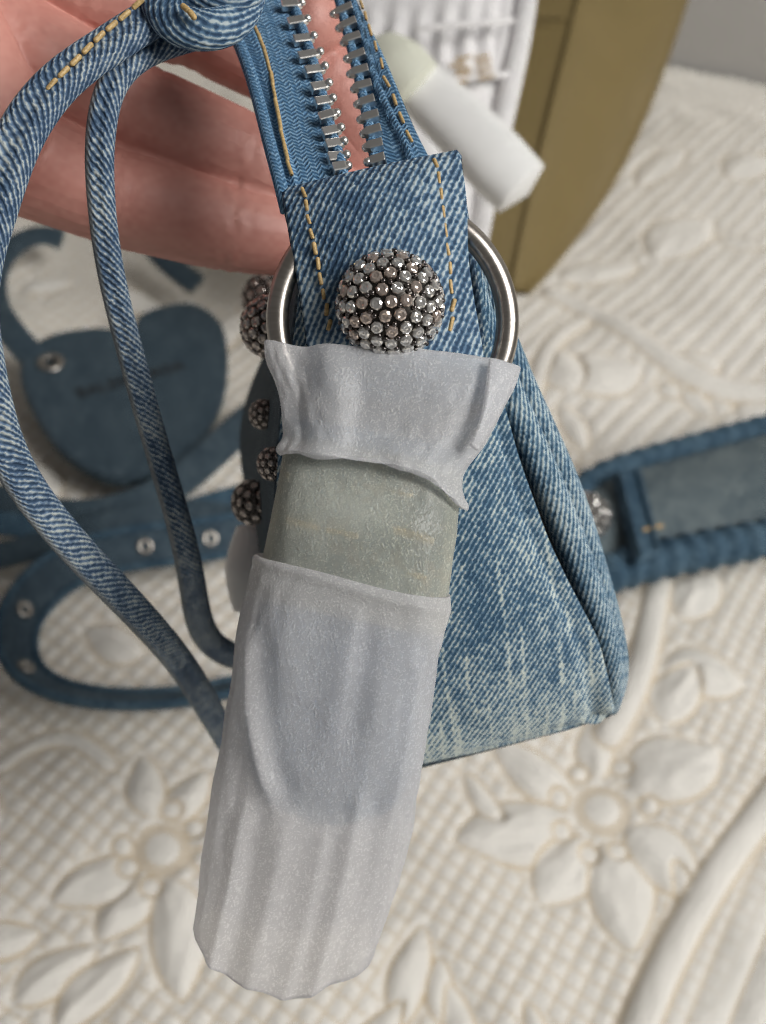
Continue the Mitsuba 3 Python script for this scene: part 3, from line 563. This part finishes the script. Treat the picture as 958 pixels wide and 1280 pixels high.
def build_wrap():
    def collar_lip(t, cx, cy): return np.where(cy > 0, -.0006 * np.sin(cx * 3) * (1 - t), .0) + .0042 * np.clip((t - .55) / .45, 0, 1) ** 1.3 * np.exp(-((cx - 1.0) / .34) ** 2)
    V, uv, N = loft([((332, 427), (646, 461), .1725, 4.6), ((336, 455), (636, 490), .1722, 6.0), ((347, 495), (612, 535), .1722, 7.0), ((351, 525), (594, 563), .1722, 7.6), ((353, 548), (581, 583), .1722, 8.4), ((345, 563), (584, 597), .1722, 9.6), ((349, 570), (580, 604), .1722, 8.8)],
                    110, 220, 2.7, collar_lip, .0030, 3, .0016)
    m, uv = shell(V, N, .0009, uv); obj('collar', m, 'foam_collar', WRAP, uv=uv, label='crinkled white collar of the wrapping over the ring')
    G = prow([[(613, 449, .1668), (630, 454, .1672), (647, 460, .1700)], [(609, 490, .1652), (622, 494, .1658), (634, 498, .1680)], [(601, 530, .1644), (608, 534, .1650), (615, 537, .1672)], [(590, 556, .1642), (594, 560, .1648), (598, 563, .1660)]], 16, 40)
    m, uv = solid(G, .0007, EYE); obj('flap', m, 'foam_collar', WRAP, uv=uv)
    V, uv, N = loft([((356, 545), (572, 585), .1727, 5.4), ((349, 590), (574, 622), .1727, 6.6), ((341, 640), (570, 672), .1727, 8.4), ((333, 690), (561, 735), .1729, 8.6), ((322, 740), (553, 790), .1731, 8.3)], 100, 200, 2.9, None, .0012, 13, .0004)
    m, uv = shell(V, N, .0006, uv); obj('tape_band', m, 'foam_tape', WRAP, uv=uv, label='yellowish taped middle of the wrapping')
    def lip(t, cx, cy):
        f = np.where(cy >= 0, 1.0, .75); end = np.clip((t - .80) / .2, 0, 1) ** 1.6
        prof = .0098 * (1 - np.abs((cx - .22) / 1.22) ** 1.9) + .0003 * np.sin(cx * 9)
        start = np.clip(1 - t / .10, 0, 1) ** 1.5
        return end * prof * f + start * (.0022 * cx ** 2 * np.sign(-cx)) * .5
    def creases(x, t):
        def ridge(x0, t0, x1, t1, w, amp, valley=0.0, bend=0.0):
            k = np.clip((t - t0) / (t1 - t0), 0, 1); xc = x0 + (x1 - x0) * k + bend * np.sin(np.pi * k); q = (x - xc) / w
            fade = np.clip((t - t0) / .06, 0, 1) * np.clip((t1 - t) / .10, 0, 1)
            return fade * (amp * np.exp(-np.abs(q) ** 1.5) - valley * np.exp(-((x - xc - 1.8 * w) / (1.3 * w)) ** 2))
        return (ridge(-.86, .16, -.30, .66, .09, .0012, .0006, -.10) + ridge(.42, .55, .38, 1.2, .10, .0011, .0005) + ridge(-.22, .62, -.30, 1.2, .12, .0008, .0005) + ridge(-.62, .60, -.70, 1.2, .08, .0009, .0004)
                + ridge(.80, .15, .74, .75, .08, .0009, .0005) + ridge(.10, .05, .06, .50, .10, .0006, .0004) + ridge(.14, .66, .10, 1.2, .06, .0005, .0003) - .0004 * np.exp(-((x - .3) / .35) ** 2 - ((t - .64) / .06) ** 2)
                + .0005 * np.exp(-((t - .02 - .01 * x) / .018) ** 2))
    V, uv, N = loft([((326, 684), (556, 752), .1729, 9.6), ((317, 712), (555, 775), .1730, 9.9), ((304, 770), (549, 810), .1732, 10.0), ((293, 830), (545, 850), .1736, 10.2), ((283, 890), (537, 910), .1740, 10.2), ((271, 960), (527, 970), .1745, 10.0), ((260, 1030), (516, 1030), .1750, 9.6), ((251, 1090), (503, 1085), .1756, 9.2), ((243, 1146), (486, 1135), .1762, 9.0)],
                    200, 260, 3.1, lip, .0018, 23, .0014, extra=creases)
    m, uv = shell(V, N, .0009, uv); obj('sleeve', m, 'foam', WRAP, uv=uv)
    for P in ([(368, 596), (425, 607)], [(478, 612), (520, 622)], [(366, 652), (405, 662)], [(415, 664), (452, 672)], [(500, 664), (545, 678)], [(490, 712), (536, 724)]):
        (x0, y0), (x1, y1) = P
        for k in range(4):
            def f(q):
                x, y = x0 + (x1 - x0) * q, y0 + (y1 - y0) * q
                c = min(abs(x - (462 - (y - 610) * .14)) / 117, .97)             # how far towards the strap's rounded side
                return at(x, y, .1662 + (.0011 if y < 640 else 0) + .0085 * (1 - (1 - c ** 2.9) ** .345))
            obj('stitch', capsule(f(k / 4), f(k / 4 + .17), .0007), 'gold_thread', WRAP)
    # the strap inside, seen through the foam
    core = [((362, 520), (560, 560), .1725, 5.2), ((352, 600), (560, 640), .1727, 6.8), ((338, 690), (552, 740), .1730, 8.3), ((318, 770), (538, 815), .1733, 9.0), ((310, 830), (532, 850), .1736, 9.5), ((306, 890), (524, 905), .1739, 9.7), ((308, 940), (518, 950), .1743, 9.1), ((325, 982), (505, 990), .1746, 8.8), ((352, 1006), (478, 1012), .1748, 7.6), ((380, 1016), (452, 1020), .1747, 5.5), ((405, 1021), (428, 1022), .1748, 1.0)]
    def hollow(x, t):
        return -.0016 * np.exp(-((x - .05) / .50) ** 4 - ((t - .70) / .115) ** 4) + .0006 * np.exp(-((x - .05) / .12) ** 2 - ((t - .70) / .11) ** 4)
    V, uv, N = loft(core, 110, 80, 2.8, gap=.0005, extra=hollow)
    obj('inner_strap', (V.reshape(-1, 3), grid_faces(*V.shape[:2])), 'denim_tab', WRAP, uv=uv.reshape(-1, 2), label='denim strap end inside the foam')
build_wrap()

# ------------------------------------------------------------------ hand
def build_hand():
    def S(px, py, d, r): return at(px, py, d), r * 1e-3
    chains = [  # fingers: base, knuckles, tip
        [S(-150, 60, .208, 14), S(-20, 178, .212, 11.5), S(140, 245, .218, 9.8), S(285, 283, .224, 9.2), S(420, 306, .232, 7.6)],
        [S(-140, -10, .208, 14), S(20, 70, .214, 12.0), S(165, 142, .220, 10.4), S(310, 203, .226, 9.8), S(440, 268, .234, 8.4)],
        [S(-60, -110, .210, 14), S(110, -22, .220, 12), S(248, 27, .228, 9.5), S(357, 86, .232, 8.7), S(455, 196, .236, 8.2)],
        [S(60, -170, .214, 13), S(230, -60, .226, 11), S(330, 20, .230, 10), S(405, 95, .232, 9.2), S(462, 176, .234, 7.8)],
        [S(330, -220, .235, 12), S(372, -120, .232, 11), S(384, -40, .228, 10), S(382, 30, .224, 8.4)]]
    def sph(c, r): return m3.Manifold.sphere(r, 28).translate(c.tolist())
    M = m3.Manifold()
    for ch in chains:
        for (a, ra), (b, rb) in zip(ch[:-1], ch[1:]): M = M + m3.Manifold.batch_hull([sph(a, ra), sph(b, rb)])
    palm = [S(-200, 120, .205, 20), S(-190, -60, .205, 20), S(-60, -160, .21, 18), S(60, -230, .215, 14), S(330, -240, .235, 12)]
    M = M + m3.Manifold.batch_hull([sph(*p) for p in palm[:4]]) + m3.Manifold.batch_hull([sph(*p) for p in palm[3:]])
    heel = [S(-140, 150, .196, 17), S(-40, 195, .200, 10), S(-5, 150, .202, 10), S(-110, 20, .200, 15)]
    M = M + m3.Manifold.batch_hull([sph(*p) for p in heel])
    arm = [S(-520, -40, .20, 30), S(-260, 20, .20, 26)]
    M = M + m3.Manifold.batch_hull([sph(*p) for p in arm]) + m3.Manifold.batch_hull([sph(*arm[1]), sph(*palm[0]), sph(*palm[1])])
    mm = M.refine_to_length(.0013).to_mesh(); tm = trimesh.Trimesh(mm.vert_properties[:, :3], mm.tri_verts); tm.merge_vertices()
    trimesh.smoothing.filter_taubin(tm, .5, .53, 26)
    v, n = tm.vertices.copy(), tm.vertex_normals
    v = v + n * (.0006 * (meshkit.fbm(v * 70, 3, 4) - .5))[:, None]
    for ch in chains:                                                     # creases where the fingers bend
        for (a, ra), (b, rb), (c, rc) in zip(ch[:-2], ch[1:-1], ch[2:]):
            ax = unit(c - a)
            for off, dep in ((0, .00045), (.0032, .0003), (-.003, .0002)):
                s = (v - b) @ ax - off - .0006 * np.sin((v @ UP) * 900); near = np.clip((rb * 1.5 - np.linalg.norm(v - b, axis=1)) / (rb * .45), 0, 1)
                v = v - n * (dep * np.exp(-(s / .0009) ** 2) * near)[:, None]
    tm.vertices = v
    t = thing('hand', 'bare hand with its fingers behind the zip, holding up the denim handbag', 'hand')
    scene[t] = mikit.ply(tm, 'skin', smooth=True)
build_hand()

# ------------------------------------------------------------------ denim lace knotted at the zip
def build_lace():
    t = thing('denim_lace', 'long denim lace knotted over the fingers, its two ends looping down at the left', 'lace')
    A = [(262, 18, .188), (215, 14, .184), (150, 48, .180), (80, 98, .176), (28, 165, .173), (-8, 260, .172), (-30, 360, .174), (-22, 450, .178), (0, 540, .183), (50, 632, .194), (145, 738, .208), (228, 832, .234), (272, 905, .262), (300, 950, .285)]
    P = pts(A)
    up = np.array([-FWD + .5 * UP, -FWD + .5 * UP, -FWD + .35 * UP + .1 * RIGHT, -FWD + .2 * UP + .2 * RIGHT, -FWD + .1 * UP + .5 * RIGHT, -FWD + .6 * RIGHT, -FWD + .5 * RIGHT, -FWD + .3 * RIGHT, -FWD, -FWD + .1 * UP])
    tm, uv = tube(P, .0037, .0019, up=up, n=420, nr=48, e=2.6, groove=.22, gshift=-.0015, radii=[1.0, 1.02, 1.05, 1.03, .95, .9, .88, .86, .84, .84, .84, .82, .8]); obj('strand', tm, 'lace_cloth', t, uv=uv, label='wide stitched strand leaving the picture at the left')
    B = [(285, 22, .192), (245, 44, .187), (190, 62, .184), (146, 98, .182), (127, 160, .182), (126, 240, .185), (136, 325, .190), (163, 440, .200), (198, 565, .215), (228, 670, .224), (243, 745, .240), (262, 800, .262), (330, 828, .285)]
    tm, uv = tube(pts(B), .00245, .0019, n=420, nr=40, e=2.4, groove=.18, gshift=-.0002, radii=[.95, 1, 1.0, .95, .95, 1, 1.02, 1.05, 1.15, 1.25, 1.35, 1.35, 1.3]); obj('strand', tm, 'lace_cloth', t, uv=uv, label='thin strand hanging across the fingers')
    K1 = [(190, -30, .186), (205, 10, .180), (232, 34, .178), (268, 36, .178), (300, 14, .182), (318, -30, .19)]
    tm, uv = tube(pts(K1), .0034, .0019, n=120, nr=26, e=2.3); obj('knot', tm, 'denim_tab', t, uv=uv)
    K2 = [(205, -40, .190), (240, -12, .182), (282, -8, .180), (312, -34, .186)]
    tm, uv = tube(pts(K2), .0036, .0020, n=90, nr=24, e=2.3); obj('knot', tm, 'denim_tab', t, uv=uv)
    C = spline(pts([(172, 3, .1772), (150, 22, .1770), (124, 44, .1758), (98, 70, .1745), (70, 98, .1732), (50, 122, .1728)]), 73)
    for k in range(8): obj('stitch', capsule(C[k * 9] + FWD * .0004, C[k * 9 + 5] + FWD * .0004, .00048), 'gold_thread', t)
    C = spline(pts([(232, 10, .1747), (240, 18, .1744), (247, 28, .1744)]), 20)
    for k in range(2): obj('stitch', capsule(C[k * 10], C[k * 10 + 6], .0005), 'gold_thread', t)
build_lace()

# ------------------------------------------------------------------ things lying on the bed at the left
def build_left():
    t = thing('heart_tag', 'dark heart shaped denim tag with an eyelet lying on the bedspread', 'tag')
    out = [(36, 500), (26, 470), (36, 438), (62, 420), (105, 411), (140, 412), (166, 418), (172, 400), (200, 384), (236, 379), (266, 393), (284, 432), (283, 480), (264, 530), (232, 566), (190, 592), (150, 600), (110, 588), (70, 556)]
    z0 = .012
    S = spline(beds(out, z0), 160, True)[:, :2]; poly = Polygon(S).buffer(0)
    hole = bed(64, 456, z0)[:2]; ring_r = .0062
    from shapely.geometry import Point
    poly = poly.difference(Point(*hole).buffer(.0036))
    M = None
    for i, off in enumerate((0.0, .0012)):
        m = trimesh.creation.extrude_polygon(poly.buffer(-off), .004 if i == 0 else .0056, engine='earcut'); m.apply_translation([0, 0, z0 - .004 - (.0008 if i else 0)])
        M = m if M is None else trimesh.util.concatenate([M, m])
    obj('tag_body', M, 'denim_far', t, smooth=False, uv=np.array(M.vertices)[:, :2])
    a = np.linspace(0, 2 * math.pi, 40, endpoint=False); tm, uv = tube(np.c_[hole[0] + .0050 * np.cos(a), hole[1] + .0050 * np.sin(a), np.full(40, z0 + .0018)], .0018, .0009, up=[0, 0, 1], n=60, nr=10, closed=True)
    obj('eyelet', tm, 'brass', t)
    p0, p1 = bed(98, 500, z0), bed(232, 463, z0); ax = unit(p1 - p0)
    txt = meshkit.text_mesh('BALENCIAGA', 1.0, .12, True); w = txt.bounds[1, 0] - txt.bounds[0, 0]; s = np.linalg.norm(p1 - p0) / w
    txt.apply_scale([s, s * 1.1, s * .3]); M4 = np.eye(4); M4[:3, 0] = ax; M4[:3, 1] = np.cross([0, 0, 1], ax); M4[:3, 3] = p0 + [0, 0, .0010]; txt.apply_transform(M4)
    obj('lettering', txt, 'ink', t, smooth=False)
    loop = beds([(54, 454, .010), (36, 440, .012), (12, 412, .016), (-8, 370, .012), (5, 320, .014), (40, 296, .016), (78, 300, .012)])
    tm, uv = tube(loop, .0075, .0018, up=[0, -.3, 1], n=80, nr=14); obj('tag_strap', tm, 'denim_far', t, uv=uv)
    # eyelet belt
    t = thing('eyelet_belt', 'blue denim belt with metal eyelets curled into a loop below the heart tag', 'belt')
    path = [(345, 660), (290, 676), (220, 686), (150, 696), (85, 718), (38, 760), (22, 806), (40, 848), (90, 872), (160, 880), (230, 876), (300, 862), (360, 850)]
    C = spline(beds(path, .012), 200); tan = unit(np.gradient(C, axis=0)); inn = np.cross([0, 0, 1], tan); cen = beds([(170, 780)], .012)[0]
    inn *= np.sign(((cen - C) * inn).sum(-1, keepdims=True)); w = .0165
    nrm = unit(inn * .62 + np.array([0, 0, .78])); out_ = unit(np.cross(tan, nrm)); out_ *= np.sign((out_ * -inn).sum(-1, keepdims=True))
    G = np.stack([C + out_ * w * s for s in np.linspace(-.5, .5, 14)], 1); G[..., 2] += .004
    m, uv = solid(G, .0026, cen + [0, 0, .4]); obj('belt_band', m, 'denim_mid', t, uv=uv)
    for s, k in ((.5, 'edge'), (-.5, 'edge')):
        tm, uv = tube(C + out_ * w * s + [0, 0, .004], .0017, n=160, nr=10); obj('belt_edge', tm, 'denim_edge', t, uv=uv)
    for f in (.125, .235, .47, .585):
        i = int(f * 199); o = C[i] + [0, 0, .004] + nrm[i] * .0004; a = np.linspace(0, 2 * math.pi, 32, endpoint=False)
        tm, uv = tube(o + .0026 * (np.cos(a)[:, None] * tan[i] + np.sin(a)[:, None] * out_[i]), .0011, .0008, up=nrm[i], n=40, nr=8, closed=True); obj('eyelet', tm, 'brass', t)
    # dark straps
    t = thing('dark_strap', 'dark denim strap running from under the heart tag to the left edge', 'strap')
    tm, uv = tube(beds([(345, 500, .012), (300, 535, .013), (250, 580, .013), (190, 622, .012), (110, 646, .012), (40, 640, .012), (-60, 610, .012)]), .0085, .0022, up=[0, -.5, 1], n=120, nr=16, e=2.6); obj('band', tm, 'denim_far', t, uv=uv)
    t = thing('dark_strap', 'thin blue strap lying just above the eyelet belt at the left', 'strap')
    tm, uv = tube(beds([(340, 610, .012), (280, 625, .011), (200, 650, .010), (120, 668, .010), (40, 660, .010), (-60, 655, .010)]), .0055, .0020, up=[0, -.5, 1], n=120, nr=16, e=2.6); obj('band', tm, 'denim_edge', t, uv=uv)
    t = thing('dark_strap', 'dark strap crossing behind the hanging lace, above the eyelet belt', 'strap')
    tm, uv = tube(beds([(-60, 700, .010), (20, 690, .010), (80, 672, .016), (150, 650, .018), (215, 640, .016), (330, 660, .010)]), .0060, .0020, up=[0, -.5, 1], n=120, nr=16, e=2.6); obj('band', tm, 'denim_far', t, uv=uv)
    t = thing('strap_end', 'short dark strap end poking out below the fingers', 'strap')
    tm, uv = tube(beds([(190, 305, .02), (215, 332, .018), (247, 356, .014)]), .0068, .0024, up=[0, -.3, 1], n=40, nr=16, e=2.8); obj('band', tm, 'denim_far', t, uv=uv)
    t = thing('foam_scrap', 'small white foam wrapping showing at the left of the wrapped strap', 'wrapping')
    tm, uv = tube(pts([(316, 662, .262), (310, 700, .262), (316, 755, .265)]), .0055, .0042, n=40, nr=18, radii=[.7, 1, .9]); obj('sleeve', tm, 'foam_far', t, uv=uv)
build_left()

# ------------------------------------------------------------------ shoulder strap at the right
def build_strap():
    t = thing('shoulder_strap', 'wide faded denim shoulder strap with ruched edges lying on the bedspread at the right', 'strap')
    z = .03
    top = [(716, 632), (735, 612), (790, 588), (870, 566), (960, 542), (1040, 520)]; bot = [(726, 716), (752, 706), (805, 690), (880, 672), (965, 655), (1045, 636)]
    G = np.stack([beds(top, z) * (1 - s) + beds(bot, z) * s + np.array([0, 0, .006 * math.sin(math.pi * s)]) for s in np.linspace(0, 1, 5)], 1)
    G = patch(list(G), 24, 80); m, uv = solid(G, .010, EYE); obj('band', m, 'denim_strap', t, uv=uv)
    def ruched(P, r, n, amp, ph):
        C = beds(P, z - .002); k = 1 + amp * np.sin(np.linspace(0, n * 2 * math.pi, 400) + ph)
        tm, uv = tube(C, r, r * 1.0, up=[0, 0, 1], n=300, nr=18, radii=k); obj('ruched_edge', tm, 'denim_edge', t, uv=uv)
    ruched([(714, 640), (733, 607), (789, 580), (870, 557), (960, 532), (1040, 510)], .0062, 17, .08, 0)
    ruched([(735, 730), (765, 716), (815, 702), (885, 687), (968, 671), (1050, 652)], .0088, 13, .11, 1)
    kp = [[(772, 592), (785, 588), (800, 584)], [(784, 640), (797, 636), (812, 632)], [(798, 696), (811, 690), (826, 684)]]
    G = patch([beds(r, z + .012) for r in kp], 14, 40); m, uv = solid(G, .006, EYE); obj('keeper_loop', m, 'denim_edge', t, uv=uv)
    for P in ([(776, 592), (788, 640), (802, 694)], [(797, 586), (809, 634), (823, 686)]):
        tm, uv = tube(beds(P, z + .0125), .0013, n=30, nr=8); obj('seam', tm, 'denim_edge', t, uv=uv)
    for P in ([(816, 660), (838, 655)], [(722, 708), (716, 690)]): 
        C = beds(P, z + .012); obj('stitch', capsule(C[0], C[1], .0009), 'gold_thread', t)
    c = bed(733, 645, z + .008)
    stud(t, c, [0, -.35, 1], .0105, .0019, [(0, 1), (28, 6), (56, 11), (80, 14)], np.array([0, 1.0, 0]), ['stone'], single=True, flat=.75)
build_strap()
